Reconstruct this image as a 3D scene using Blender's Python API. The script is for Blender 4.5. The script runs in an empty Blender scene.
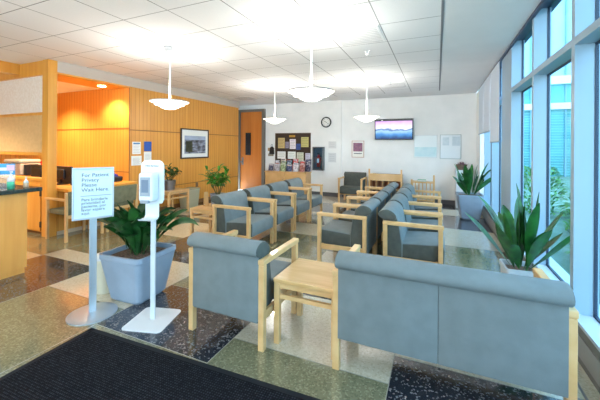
import bpy, bmesh, math, random
from mathutils import Vector, Matrix
R = math.radians
col = bpy.context.scene.collection
random.seed(7)

# ------------------------------------------------------------------ materials
def newmat(name):
    m = bpy.data.materials.new(name); m.use_nodes = True
    nt = m.node_tree
    return m, nt, nt.nodes['Principled BSDF']
def lin(c):
    return tuple(((x/255+0.055)/1.055)**2.4 if x > 10 else x/255/12.92 for x in c)+(1.0,)
def plain(name, rgb, rough=.6, metal=0, emit=None, es=0, spec=.5, coat=0):
    m, nt, b = newmat(name)
    b.inputs['Base Color'].default_value = lin(rgb)
    b.inputs['Roughness'].default_value = rough; b.inputs['Metallic'].default_value = metal
    b.inputs['Specular IOR Level'].default_value = spec; b.inputs['Coat Weight'].default_value = coat
    if emit: b.inputs['Emission Color'].default_value = lin(emit); b.inputs['Emission Strength'].default_value = es
    return m
def noisy(name, c1, c2, scale=(8, 8, 8), rough=.6, detail=4, bump=0, spec=.5, lo=.35, hi=.65, bscale=None, coat=0, sheen=0):
    m, nt, b = newmat(name); N = nt.nodes; L = nt.links
    tc = N.new('ShaderNodeTexCoord'); mp = N.new('ShaderNodeMapping'); mp.inputs['Scale'].default_value = scale
    L.new(tc.outputs['Object'], mp.inputs['Vector'])
    n = N.new('ShaderNodeTexNoise'); n.inputs['Scale'].default_value = 1; n.inputs['Detail'].default_value = detail
    L.new(mp.outputs[0], n.inputs['Vector'])
    r = N.new('ShaderNodeValToRGB'); r.color_ramp.elements[0].position = lo; r.color_ramp.elements[1].position = hi
    r.color_ramp.elements[0].color = lin(c1); r.color_ramp.elements[1].color = lin(c2)
    L.new(n.outputs['Fac'], r.inputs[0]); L.new(r.outputs[0], b.inputs['Base Color'])
    b.inputs['Roughness'].default_value = rough; b.inputs['Specular IOR Level'].default_value = spec
    b.inputs['Coat Weight'].default_value = coat; b.inputs['Sheen Weight'].default_value = sheen
    if bump:
        bn = N.new('ShaderNodeBump'); bn.inputs['Strength'].default_value = bump; bn.inputs['Distance'].default_value = .01
        if bscale:
            n2 = N.new('ShaderNodeTexNoise'); n2.inputs['Scale'].default_value = bscale; n2.inputs['Detail'].default_value = 2
            L.new(tc.outputs['Object'], n2.inputs['Vector']); L.new(n2.outputs['Fac'], bn.inputs['Height'])
        else: L.new(n.outputs['Fac'], bn.inputs['Height'])
        L.new(bn.outputs[0], b.inputs['Normal'])
    return m
def stripes(name, c1, c2, c3, axis, period):
    """ribbed veneer: thin dark joints every period metres along one axis, long vertical grain"""
    m, nt, b = newmat(name); N = nt.nodes; L = nt.links
    tc = N.new('ShaderNodeTexCoord'); sx = N.new('ShaderNodeSeparateXYZ'); L.new(tc.outputs['Object'], sx.inputs[0])
    d = N.new('ShaderNodeMath'); d.operation = 'DIVIDE'; d.inputs[1].default_value = period; L.new(sx.outputs[axis], d.inputs[0])
    f = N.new('ShaderNodeMath'); f.operation = 'FRACT'; L.new(d.outputs[0], f.inputs[0])
    lt = N.new('ShaderNodeMath'); lt.operation = 'LESS_THAN'; lt.inputs[1].default_value = .16; L.new(f.outputs[0], lt.inputs[0])
    mp = N.new('ShaderNodeMapping'); mp.inputs['Scale'].default_value = (14, 14, .8); L.new(tc.outputs['Object'], mp.inputs[0])
    n = N.new('ShaderNodeTexNoise'); n.inputs['Scale'].default_value = 1; L.new(mp.outputs[0], n.inputs[0])
    r = N.new('ShaderNodeValToRGB'); r.color_ramp.elements[0].color = lin(c1); r.color_ramp.elements[1].color = lin(c2)
    r.color_ramp.elements[0].position = .3; r.color_ramp.elements[1].position = .7; L.new(n.outputs['Fac'], r.inputs[0])
    mx = N.new('ShaderNodeMix'); mx.data_type = 'RGBA'; L.new(lt.outputs[0], mx.inputs[0]); L.new(r.outputs[0], mx.inputs[6]); mx.inputs[7].default_value = lin(c3)
    L.new(mx.outputs[2], b.inputs['Base Color']); b.inputs['Roughness'].default_value = .38
    return m
def terrazzo(name, base, dark, light, rough=.16, amount=.42):
    m, nt, b = newmat(name); N = nt.nodes; L = nt.links
    tc = N.new('ShaderNodeTexCoord')
    v = N.new('ShaderNodeTexVoronoi'); v.inputs['Scale'].default_value = 95; L.new(tc.outputs['Object'], v.inputs[0])
    s = N.new('ShaderNodeSeparateColor'); L.new(v.outputs['Color'], s.inputs[0])
    r = N.new('ShaderNodeValToRGB'); e = r.color_ramp.elements; r.color_ramp.interpolation = 'CONSTANT'
    e[0].color = lin(dark); e[0].position = 0; e[1].color = lin(base); e[1].position = amount*.5
    x = e.new(1-amount*.5); x.color = lin(light)
    L.new(s.outputs[0], r.inputs[0])
    n = N.new('ShaderNodeTexNoise'); n.inputs['Scale'].default_value = 2.5; n.inputs['Detail'].default_value = 6; L.new(tc.outputs['Object'], n.inputs[0])
    mx = N.new('ShaderNodeMix'); mx.data_type = 'RGBA'; mx.blend_type = 'MIX'; mx.inputs[0].default_value = .55
    L.new(r.outputs[0], mx.inputs[6]); mx.inputs[7].default_value = lin(base)
    L.new(mx.outputs[2], b.inputs['Base Color'])
    b.inputs['Roughness'].default_value = rough; b.inputs['Specular IOR Level'].default_value = .7; b.inputs['Coat Weight'].default_value = .7; b.inputs['Coat Roughness'].default_value = .06
    mr = N.new('ShaderNodeMapRange'); mr.inputs[3].default_value = rough*.7; mr.inputs[4].default_value = rough*1.5
    L.new(n.outputs['Fac'], mr.inputs[0]); L.new(mr.outputs[0], b.inputs['Roughness'])
    return m
def glassmat(name, tint, gloss=.06):
    m = bpy.data.materials.new(name); m.use_nodes = True; nt = m.node_tree; N = nt.nodes; L = nt.links; N.clear()
    o = N.new('ShaderNodeOutputMaterial'); t = N.new('ShaderNodeBsdfTransparent'); t.inputs[0].default_value = lin(tint)
    g = N.new('ShaderNodeBsdfGlossy'); g.inputs['Roughness'].default_value = .02
    x = N.new('ShaderNodeMixShader'); x.inputs[0].default_value = gloss; L.new(t.outputs[0], x.inputs[1]); L.new(g.outputs[0], x.inputs[2]); L.new(x.outputs[0], o.inputs[0])
    return m

M = dict(
 wood=noisy('pale_maple', (212, 167, 110), (224, 183, 128), (9, 9, 9), .38, coat=.15),
 woodtop=noisy('maple_top', (210, 166, 108), (226, 186, 132), (3, 22, 3), .28, coat=.3),
 honey=noisy('honey_veneer', (220, 150, 58), (230, 166, 74), (12, 12, .8), .36),
 honeyv=stripes('honey_panelling', (214, 146, 60), (226, 162, 74), (202, 132, 50), 1, .09),
 honeyh=stripes('honey_panelling_niche', (214, 146, 60), (226, 162, 74), (202, 132, 50), 0, .09),
 honeyd=plain('honey_groove', (150, 96, 44), .5),
 door=noisy('door_veneer', (204, 116, 42), (216, 130, 54), (10, 10, .7), .35),
 counter=noisy('counter_veneer', (222, 154, 74), (232, 168, 88), (10, 10, 1), .36),
 granite=noisy('dark_granite', (34, 40, 38), (60, 68, 62), (60, 60, 60), .2),
 fabric=noisy('blue_grey_fabric', (112, 121, 122), (120, 129, 130), (9, 9, 9), .85, bump=.15, bscale=260, sheen=.05),
 fabricd=noisy('charcoal_fabric', (76, 79, 74), (86, 89, 82), (14, 14, 14), .85, bump=.15, bscale=260),
 fabrico=noisy('olive_grey_fabric', (104, 104, 80), (120, 118, 92), (14, 14, 14), .85),
 white=noisy('white_paint', (234, 236, 236), (240, 241, 241), (3, 3, 3), .7),
 gypsum=noisy('ceiling_paint', (230, 230, 232), (235, 235, 237), (2, 2, 2), .8),
 base=plain('grey_baseboard', (88, 88, 92), .5),
 frame=plain('grey_door_frame', (118, 112, 104), .5),
 alu=plain('painted_aluminium', (150, 172, 188), .42, spec=.5),
 alud=plain('dark_gasket', (40, 52, 72), .5),
 silver=plain('satin_silver', (196, 202, 208), .35, .6),
 planter=noisy('blue_grey_planter', (144, 160, 178), (154, 170, 188), (5, 5, 5), .5),
 planterw=noisy('pale_planter', (186, 192, 198), (200, 204, 208), (5, 5, 5), .5),
 soil=noisy('soil', (70, 50, 38), (128, 104, 86), (60, 60, 60), .95, bump=.6),
 leaf=noisy('leaf_green', (18, 58, 24), (40, 96, 40), (9, 9, 9), .42, spec=.5),
 leaf2=noisy('leaf_bright', (40, 104, 26), (84, 150, 44), (9, 9, 9), .45),
 leaf3=noisy('leaf_sword', (14, 66, 28), (40, 112, 44), (9, 9, 9), .4),
 stem=plain('plant_stem', (86, 84, 48), .8),
 plastic=plain('white_plastic', (226, 230, 234), .4),
 plasticg=plain('grey_plastic', (150, 160, 172), .4),
 black=plain('black_plastic', (24, 26, 32), .4),
 cream=plain('cream_plastic', (212, 206, 184), .5),
 paper=plain('paper', (236, 236, 232), .8),
 ink=plain('dark_ink', (66, 84, 98), .8),
 glow=plain('lamp_glass', (250, 248, 240), .5, emit=(255, 250, 238), es=2.4),
 lampw=plain('lamp_white_metal', (240, 240, 238), .5),
 rim=plain('lamp_rim_shadow_grey', (170, 168, 166), .4),
 cork=plain('dark_board', (62, 46, 34), .8),
 red=plain('red_paint', (190, 26, 30), .4),
 blue=plain('blue_card', (38, 84, 170), .6),
 green=plain('green_card', (36, 150, 110), .6),
 shade=plain('roller_shade_cloth', (204, 216, 230), .8),
 metal=plain('brushed_steel', (150, 152, 156), .35, .9),
 glass=glassmat('window_glass', (226, 242, 250)),
 tint=glassmat('acrylic', (225, 240, 250)),
)
TZ = dict(
 W=terrazzo('terrazzo_cream', (214, 204, 180), (186, 174, 148), (230, 224, 208), .15),
 O=terrazzo('terrazzo_olive', (128, 126, 98), (92, 94, 70), (168, 164, 134), .15),
 D=terrazzo('terrazzo_dark', (44, 45, 54), (30, 30, 36), (172, 168, 166), .15, .34),
)

# ------------------------------------------------------------------ builders
def tag(o, label=None, cat=None, group=None, kind=None):
    if label: o['label'] = label
    if cat: o['category'] = cat
    if group: o['group'] = group
    if kind: o['kind'] = kind
    return o
def empty(name, loc, rz=0, label=None, cat=None, group=None):
    o = bpy.data.objects.new(name, None); o.empty_display_size = .1; o.location = loc; o.rotation_euler = (0, 0, rz); col.objects.link(o)
    return tag(o, label, cat, group)
class MB:
    def __init__(s): s.bm = bmesh.new(); s.mi = 0
    def _m(s, faces):
        for f in faces: f.material_index = s.mi
    def box(s, x0, x1, y0, y1, z0, z1, mat=None):
        v = [s.bm.verts.new(p) for p in ((x0,y0,z0),(x1,y0,z0),(x1,y1,z0),(x0,y1,z0),(x0,y0,z1),(x1,y0,z1),(x1,y1,z1),(x0,y1,z1))]
        if mat is not None:
            for q in v: q.co = mat @ q.co
        fs = [s.bm.faces.new([v[i] for i in q]) for q in ((0,3,2,1),(4,5,6,7),(0,1,5,4),(1,2,6,5),(2,3,7,6),(3,0,4,7))]
        s._m(fs); return s
    def tbox(s, c, b, t, z0, z1, rot=0):      # tapered box, half sizes b bottom and t top
        vs = []
        for (hx, hy), z in ((b, z0), (t, z1)):
            for sx, sy in ((-1,-1),(1,-1),(1,1),(-1,1)):
                x, y = sx*hx, sy*hy
                vs.append(s.bm.verts.new((c[0]+x*math.cos(rot)-y*math.sin(rot), c[1]+x*math.sin(rot)+y*math.cos(rot), z)))
        s._m([s.bm.faces.new([vs[i] for i in q]) for q in ((0,3,2,1),(4,5,6,7),(0,1,5,4),(1,2,6,5),(2,3,7,6),(3,0,4,7))]); return s
    def lathe(s, prof, c=(0,0), n=32, cap=True):
        rings = []
        for r, z in prof:
            rings.append([s.bm.verts.new((c[0]+r*math.cos(2*math.pi*i/n), c[1]+r*math.sin(2*math.pi*i/n), z)) for i in range(n)])
        fs = []
        for a, b in zip(rings, rings[1:]):
            for i in range(n): fs.append(s.bm.faces.new((a[i], a[(i+1) % n], b[(i+1) % n], b[i])))
        if cap:
            if prof[0][0] > 1e-4: fs.append(s.bm.faces.new(rings[0][::-1]))
            if prof[-1][0] > 1e-4: fs.append(s.bm.faces.new(rings[-1]))
        s._m(fs); return s
    def cyl(s, p, q, r, n=10, r2=None):
        p, q = Vector(p), Vector(q); d = (q-p).normalized(); a = d.orthogonal().normalized(); b = d.cross(a); r2 = r if r2 is None else r2
        A = [s.bm.verts.new(p+r*(a*math.cos(2*math.pi*i/n)+b*math.sin(2*math.pi*i/n))) for i in range(n)]
        B = [s.bm.verts.new(q+r2*(a*math.cos(2*math.pi*i/n)+b*math.sin(2*math.pi*i/n))) for i in range(n)]
        fs = [s.bm.faces.new((A[i], A[(i+1) % n], B[(i+1) % n], B[i])) for i in range(n)]+[s.bm.faces.new(A[::-1]), s.bm.faces.new(B)]
        s._m(fs); return s
    def prism(s, pts, axis, a0, a1, side=None):   # polygon in the two other axes, extruded along axis
        def P(u, v, w):
            return (w, u, v) if axis == 'x' else ((u, w, v) if axis == 'y' else (u, v, w))
        A = [s.bm.verts.new(P(u, v, a0)) for u, v in pts]; B = [s.bm.verts.new(P(u, v, a1)) for u, v in pts]; n = len(pts)
        s._m([s.bm.faces.new((A[i], A[(i+1) % n], B[(i+1) % n], B[i])) for i in range(n)])
        ends = [s.bm.faces.new(A[::-1]), s.bm.faces.new(B)]; s._m(ends)
        if side is not None:
            for f in ends: f.material_index = side
        return s
    def leaf(s, base, az, length, width, up, droop, seg=8, fold=.18, twist=0, pk=1.0):
        """a blade: starts with elevation `up`, bends down by `droop` over its length"""
        p = Vector(base); h = Vector((math.cos(az), math.sin(az), 0)); side = Vector((-math.sin(az), math.cos(az), 0)); side = (side*math.cos(twist)+Vector((0,0,1))*math.sin(twist)).normalized()
        rows = []
        for i in range(seg+1):
            t = i/seg; e = up-droop*t*t
            w = width*max(.07, abs(math.sin(math.pi*min(.985, t**pk)))**.75)
            nrm = h*(-math.sin(e))+Vector((0,0,math.cos(e)))
            rows.append([s.bm.verts.new(p-side*w/2+nrm*w*fold), s.bm.verts.new(p), s.bm.verts.new(p+side*w/2+nrm*w*fold)])
            p = p+(h*math.cos(e)+Vector((0,0,math.sin(e))))*length/seg
        fs = []
        for a, b in zip(rows, rows[1:]):
            fs += [s.bm.faces.new((a[0], a[1], b[1], b[0])), s.bm.faces.new((a[1], a[2], b[2], b[1]))]
        s._m(fs); return s
    def build(s, name, mats, parent=None, bevel=0, smooth=False, sub=0, loc=None, rz=None, seg=2):
        bmesh.ops.recalc_face_normals(s.bm, faces=s.bm.faces)
        me = bpy.data.meshes.new(name); s.bm.to_mesh(me); s.bm.free()
        for m in (mats if isinstance(mats, (list, tuple)) else [mats]): me.materials.append(m)
        if smooth:
            for p in me.polygons: p.use_smooth = True
        o = bpy.data.objects.new(name, me); col.objects.link(o)
        if parent: o.parent = parent
        if loc: o.location = loc
        if rz is not None: o.rotation_euler = (0, 0, rz)
        if bevel:
            b = o.modifiers.new('bevel', 'BEVEL'); b.width = bevel; b.segments = seg; b.limit_method = 'ANGLE'; b.angle_limit = R(35)
            if smooth:
                try: b.harden_normals = False
                except Exception: pass
        if sub:
            m = o.modifiers.new('sub', 'SUBSURF'); m.levels = m.render_levels = sub
        return o
def B(name, m, parent, *a, bevel=0, **k): return MB().box(*a).build(name, m, parent, bevel=bevel, **k)
def struct(name, o): o.name = name; o['kind'] = 'structure'; return o
def children(o): return [c for c in bpy.data.objects if c.parent == o]
def copy_tree(o, parent=None):
    c = o.copy(); col.objects.link(c)
    if parent: c.parent = parent
    for ch in children(o): copy_tree(ch, c)
    return c
def text(name, s, size, m, parent, loc, rot, align='LEFT', ext=.0006, sp=1.0):
    cu = bpy.data.curves.new(name, 'FONT'); cu.body = s; cu.size = size; cu.extrude = ext; cu.align_x = align; cu.space_line = sp; cu.resolution_u = 2
    t = bpy.data.objects.new(name+'_tmp', cu); col.objects.link(t)
    me = bpy.data.meshes.new_from_object(t.evaluated_get(bpy.context.evaluated_depsgraph_get()))
    bpy.data.objects.remove(t); bpy.data.curves.remove(cu)
    me.name = name; me.materials.clear(); me.materials.append(m)
    o = bpy.data.objects.new(name, me); col.objects.link(o); o.parent = parent; o.location = loc; o.rotation_euler = rot
    return o

# ------------------------------------------------------------------ setting: floor
CEIL = 2.75
cols = {  # column x range : list of (y_end, colour), starting at y=-6
 (-9.4, -5.8): [(1.2,'D'),(2.3,'W'),(5,'O')],
 (-5.8, -4.68): [(-3,'O'),(-.5,'D'),(1.45,'O'),(2.40,'W'),(5.0,'O'),(6.0,'W'),(7.2,'D'),(8.7,'O')],
 (-4.68, -3.6): [(-4,'W'),(-2,'O'),(0,'W'),(2.42,'D'),(2.68,'W'),(3.75,'O'),(4.62,'W'),(5.05,'D'),(6.2,'W'),(7.4,'O'),(8.7,'W')],
 (-3.6, -2.49): [(-3.3,'D'),(-1,'W'),(1.905,'O'),(2.95,'W'),(4.12,'D'),(5.3,'W'),(6.5,'O'),(7.6,'D'),(8.7,'W')],
 (-2.49, -1.38): [(-2.4,'O'),(-.2,'W'),(1.655,'O'),(2.44,'D'),(3.0,'O'),(3.62,'W'),(4.72,'O'),(5.42,'W'),(6.15,'O'),(6.45,'W'),(7.5,'D'),(8.7,'W')],
 (-1.38, -.26): [(-3,'D'),(-1,'O'),(.8,'W'),(1.955,'O'),(2.80,'W'),(3.25,'D'),(4.1,'W'),(5.2,'O'),(6.3,'D'),(7.4,'W'),(8.7,'D')],
 (-.26, 1.0): [(-2,'W'),(.3,'D'),(1.0,'O'),(2.235,'D'),(3.35,'W'),(5.07,'O'),(6.13,'W'),(7.3,'D'),(8.0,'W'),(8.7,'D')],
}
order = ['W', 'O', 'D']
fb = MB()
for (x0, x1), rows in cols.items():
    y = -6
    for y1, c in rows:
        vs = [fb.bm.verts.new(p) for p in ((x0,y,0),(x1,y,0),(x1,y1,0),(x0,y1,0))]
        f = fb.bm.faces.new(vs); f.material_index = order.index(c); y = y1
floor = struct('floor', fb.build('floor', [TZ[c] for c in order]))
# joints, thin metal divider strips flush in the terrazzo
js = MB()
for (x0, x1), rows in cols.items():
    if x0 > -9: js.box(x0-.0025, x0+.0025, -6, 8.7, -.01, .0012)
    for y1, c in rows[:-1]: js.box(x0, x1, y1-.0025, y1+.0025, -.01, .0012)
struct('trim_1', js.build('trim_1', plain('zinc_strip', (150, 146, 134), .5)))

# ------------------------------------------------------------------ setting: ceiling
def ceiling_mat():
    m, nt, b = newmat('ceiling_tiles'); N = nt.nodes; L = nt.links
    g = N.new('ShaderNodeNewGeometry'); s = N.new('ShaderNodeSeparateXYZ'); L.new(g.outputs['Position'], s.inputs[0])
    def line(out, off, per, w):
        a = N.new('ShaderNodeMath'); a.operation = 'SUBTRACT'; a.inputs[1].default_value = off-w*per/2; L.new(out, a.inputs[0])
        d = N.new('ShaderNodeMath'); d.operation = 'DIVIDE'; d.inputs[1].default_value = per; L.new(a.outputs[0], d.inputs[0])
        f = N.new('ShaderNodeMath'); f.operation = 'FRACT'; L.new(d.outputs[0], f.inputs[0])
        l = N.new('ShaderNodeMath'); l.operation = 'LESS_THAN'; l.inputs[1].default_value = w; L.new(f.outputs[0], l.inputs[0]); return l.outputs[0]
    lx = line(s.outputs[0], .04, .6155, .018); ly = line(s.outputs[1], 2.29, .583, .016)
    mx = N.new('ShaderNodeMath'); mx.operation = 'MAXIMUM'; L.new(lx, mx.inputs[0]); L.new(ly, mx.inputs[1])
    n = N.new('ShaderNodeTexNoise'); n.inputs['Scale'].default_value = 60; L.new(g.outputs['Position'], n.inputs[0])
    r = N.new('ShaderNodeValToRGB'); r.color_ramp.elements[0].color = lin((228, 229, 232)); r.color_ramp.elements[1].color = lin((236, 237, 240)); L.new(n.outputs['Fac'], r.inputs[0])
    c = N.new('ShaderNodeMix'); c.data_type = 'RGBA'; L.new(mx.outputs[0], c.inputs[0]); L.new(r.outputs[0], c.inputs[6]); c.inputs[7].default_value = lin((134, 136, 142))
    L.new(c.outputs[2], b.inputs['Base Color']); b.inputs['Roughness'].default_value = .85
    return m
cb = MB(); cb.box(-5.5, .04, -6, 7.97, CEIL, CEIL+.05); cb.mi = 1
cb.box(.04, .86, -6, 8.75, CEIL, CEIL+.05); cb.box(-6.35, .04, 7.97, 8.75, CEIL, CEIL+.05); cb.box(-9.4, -5.5, -6, 2.98, CEIL, CEIL+.05)
struct('ceiling', cb.build('ceiling', [ceiling_mat(), M['gypsum']]))
struct('trim_2', MB().box(.028, .052, -6, 7.97, CEIL-.004, CEIL+.001).build('trim_2', plain('reveal_grey', (120, 124, 132), .6)))
# bulkhead over the panelled wall and the reception niche
struct('trim_3', MB().box(-5.62, -5.49, 3.01, 7.98, 2.575, CEIL+.04).build('trim_3', plain('bulkhead_beige', (198, 186, 176), .8)))
struct('trim_4', MB().box(-6.12, -5.485, 2.98, 4.278, 2.55, 2.575).build('trim_4', M['honey']))
struct('trim_5', MB().box(-9.4, -6.12, 3.0, 4.3, 2.58, 2.62).build('trim_5', M['gypsum']))
# left wall
struct('wall_left', MB().box(-5.62, -5.5, 4.28, 7.95, 0, 2.6).build('wall_left', M['honeyv']))
struct('trim_6', MB().box(-5.5, -5.494, 4.28, 7.95, 1.722, 1.74).box(-5.5, -5.494, 4.28, 7.95, .515, .53).box(-5.5,-5.488,4.275,4.29,0,2.575).build('trim_6', M['honeyd']))
struct('baseboard_left', MB().box(-5.5, -5.488, 4.28, 7.95, 0, .09).build('baseboard_left', plain('brown_base', (142, 98, 58), .5)))
# niche wall
struct('wall_niche', MB().box(-9.4, -5.62, 4.28, 4.4, 0, 2.6).build('wall_niche', M['honeyh']))
struct('trim_7', MB().box(-9.4, -5.5, 4.272, 4.28, 1.755, 1.772).box(-9.4, -5.5, 4.272, 4.28, .9, .915).build('trim_7', M['honeyd']))
struct('wall_reception', MB().box(-9.5, -9.4, -6, 4.4, 0, 2.8).build('wall_reception', M['honeyv']))
# back wall, pilaster
struct('wall_back', MB().box(-8, 1.3, 8.7, 8.85, 0, 2.8).build('wall_back', M['white']))
struct('wall_recess', MB().box(-6.5, -6.4, 7.95, 8.7, 0, 2.8).box(-6.5, -5.62, 7.9, 7.95, 0, 2.8).build('wall_recess', M['white']))
struct('trim_8', MB().box(-3.43, -2.5, 8.655, 8.7, 0, CEIL).build('trim_8', M['white']))
struct('baseboard_back', MB().box(-4.98, -3.43, 8.688, 8.7, 0, .11).box(-3.43, -2.5, 8.643, 8.655, 0, .11).box(-2.5, .87, 8.688, 8.7, 0, .11).build('baseboard_back', M['base']))
# right end strip
struct('wall_right', MB().box(.87, 1.0, 8.0, 8.7, 0, CEIL).build('wall_right', M['white']))
# wall behind the camera: glazed entrance
rw = MB()
rw.box(-9.4, -6.0, -6.1, -6, 0, 2.8).box(-6.0, .98, -6.1, -6, 2.4, 2.8)
for x in (-6.0, -4.6, -3.2, -1.8, -.4, .9): rw.box(x-.04, x+.04, -6.1, -6, 0, 2.4)
struct('wall_rear', rw.build('wall_rear', M['alu']))

# door in the back wall
door = struct('door_1', MB().box(-5.90, -5.09, 8.66, 8.69, .01, 2.53).build('door_1', M['door'], bevel=.003))
df = MB().box(-6.0, -5.9, 8.62, 8.71, 0, 2.61).box(-5.09, -4.99, 8.62, 8.71, 0, 2.61).box(-5.9, -5.09, 8.62, 8.71, 2.53, 2.61)
df.build('door_frame', M['frame'], door)
MB().box(-5.68, -5.53, 8.645, 8.665, 1.16, 1.84).build('vision_panel', [plain('dark_glass', (52, 48, 50), .15)], door)
MB().box(-5.70, -5.51, 8.64, 8.662, 1.82, 1.86).box(-5.70, -5.51, 8.64, 8.662, 1.14, 1.18).box(-5.70, -5.67, 8.64, 8.662, 1.14, 1.86).box(-5.54, -5.51, 8.64, 8.662, 1.14, 1.86).build('panel_frame', M['black'], door)
MB().lathe([(.032, 0), (.032, .01), (.012, .012), (.012, .04), (.028, .05), (.03, .07), (.015, .085), (0, .086)], n=16).build('door_handle', M['metal'], door, smooth=True, loc=(-5.82, 8.66, .92)).rotation_euler = (R(90), 0, 0)
MB().box(-5.855, -5.785, 8.654, 8.661, .82, 1.06).build('lock_plate', M['metal'], door)

# ------------------------------------------------------------------ window wall on the right
XW = .87; XG = .985
sill = MB()
sill.box(.875, 1.1, -6, 8.0, 0, .262)
sill.mi = 1; sill.box(.86, 1.1, -6, 8.0, .262, .285)
sill.mi = 2; sill.box(.868, .8745, -6, 8.0, .05, .19)
struct('trim_9', sill.build('trim_9', [plain('curb_grey', (112, 108, 104), .5), plain('sill_paint', (190, 198, 208), .35), plain('grille_grey', (150, 146, 142), .5)]))
struct('trim_10', MB().box(.845, .875, -6, 8.0, CEIL-.03, CEIL+.05).box(.87, 1.05, -6, 8.0, 2.80, 2.85).build('trim_10', plain('shade_pocket', (58, 70, 96), .5)))
mull = [-5.37, -4.35, -3.33, -2.31, -1.29, -.27, .75, 1.77, 2.79, 3.81, 4.83, 5.45, 6.37, 7.3, 7.97]
for i, (a, b) in enumerate(zip(mull, mull[1:])):
    n = i+1
    w = MB()
    pier = abs(a-4.83) < .01
    w.box(XW, 1.01, a-.03, (b-.03 if pier else a+.03), .2855, 2.81)
    if pier:
        pass
    else:
        w.box(XW, 1.01, a+.03, b-.03, 2.147, 2.2)
        w.mi = 1
        for z0, z1 in ((.285, 2.147), (2.2, 2.81)):
            w.box(XG-.006, XG+.014, a+.03, a+.036, z0, z1).box(XG-.006, XG+.014, b-.036, b-.03, z0, z1)
            w.box(XG-.006, XG+.014, a+.036, b-.036, z0+.0005, z0+.012).box(XG-.006, XG+.014, a+.036, b-.036, z1-.012, z1)
    o = struct('window_%d' % n, w.build('window_%d' % n, [M['alu'], M['alud']]))
    if not pier:
        B('lower_pane', M['glass'], o, XG, XG+.006, a+.03, b-.03, .285, 2.147)
        B('upper_pane', M['glass'], o, XG, XG+.006, a+.03, b-.03, 2.2, 2.81)
# roller shades
for (a, b, z, lab) in ((5.47, 6.33, 1.51, 'white roller shade nearest the camera, hanging lowest beside the grey pier'), (6.37, 7.22, 1.71, 'white roller shade in the middle of the three at the far windows'), (7.25, 7.96, 1.71, 'white roller shade farthest away, beside the back wall')):
    r = empty('roller_shade', (.84, (a+b)/2, z), 0, lab, 'window shade', 'roller shades at the far windows')
    h = (b-a)/2
    B('shade_cloth', M['shade'], r, -.002, .002, -h, h, .02, 2.72-z)
    MB().cyl((0, -h, .012), (0, h, .012), .012).build('hem_bar', M['alu'], r)

# ------------------------------------------------------------------ outside
struct('ground_outside', MB().box(1.1, 30, -14, 40, -.3, -.15).build('ground_outside', noisy('paving_grass', (70, 104, 84), (104, 130, 116), (2, 2, 2), .9)))
bd = empty('glass_building', (1.4, 22, -.15), 0, 'teal glazed building with white floor bands seen through the windows', 'building')
B('lower_glazing', noisy('teal_glazing', (58, 132, 134), (82, 156, 154), (.5, .5, 2), .25), bd, 0, 24, 0, 6, 0, 3.75)
B('middle_glazing', noisy('teal_glazing_up', (66, 144, 144), (90, 170, 166), (.5, .5, 2), .25), bd, 0, 24, 0, 6, 4.1, 5.15)
B('upper_wall', noisy('pale_cladding', (150, 176, 196), (160, 186, 204), (1, 1, .3), .6), bd, 0, 24, 0, 6, 5.6, 13)
for z, h_ in ((3.75, .35), (5.15, .45)): B('floor_band', plain('white_band', (206, 222, 232), .6), bd, 0, 24, -.25, 6, z, z+h_)
fins = MB()
for k in range(30): fins.box(.3+k*.8, .36+k*.8, -.12, 0, 0, 13)
fins.build('facade_fins', plain('fin_blue', (110, 150, 170), .5), bd)
lv_ = MB()
for k in range(24): lv_.box(0, 24, -.03, 0, .1+k*.15, .125+k*.15)
lv_.build('louvres', plain('louvre_teal', (96, 170, 178), .5), bd)
def hedge(x, y, h, r, label, k):
    g = MB(); rnd = random.Random(k)
    for i in range(620):
        th = rnd.random()*2*math.pi; z = rnd.random(); rr = r*(1-.5*z*z)*(.75+.3*rnd.random())
        g.leaf((rr*math.cos(th), rr*math.sin(th)*1.3, z*h), th+rnd.uniform(-.8, .8), .12, .06, rnd.uniform(-.3, 1.2), .6, seg=3)
    e = empty('garden_shrub', (x, y, -.15), 0, label, 'shrub', 'shrubs outside the windows')
    g.build('foliage', M['leaf2'], e)
    t = MB()
    for i in range(6): t.cyl((0, 0, 0), (r*.6*math.cos(i), r*.6*math.sin(i), h*.8), .02, 5, .006)
    t.build('stem', M['stem'], e)
for k, (x, y, h, r, l) in enumerate(((2.2, 5.4, .95, .45, 'green shrub outside, seen left of the big plant leaves beside the window mullion'), (2.7, 7.2, 1.05, .5, 'green shrub outside beyond the second mullion'), (2.3, 9.4, 1.1, .5, 'farthest green shrub outside, beyond the grey pier'), (2.0, 3.9, .75, .42, 'low green shrub outside near the right edge of the view'), (3.4, 8.8, 1.2, .5, 'taller green shrub outside, standing farther from the glass'))): hedge(x, y, h, r, l, k)
pt = empty('bollard', (2.15, 6.2, -.15), 0, 'short white post standing outside among the shrubs', 'post')
MB().lathe([(.06, 0), (.06, .85), (.05, .88), (0, .89)], n=16).build('shaft', M['plastic'], pt, smooth=True)
MB().lathe([(.085, 0), (.085, .02), (.065, .03)], n=16).build('foot', M['plasticg'], pt)

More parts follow.
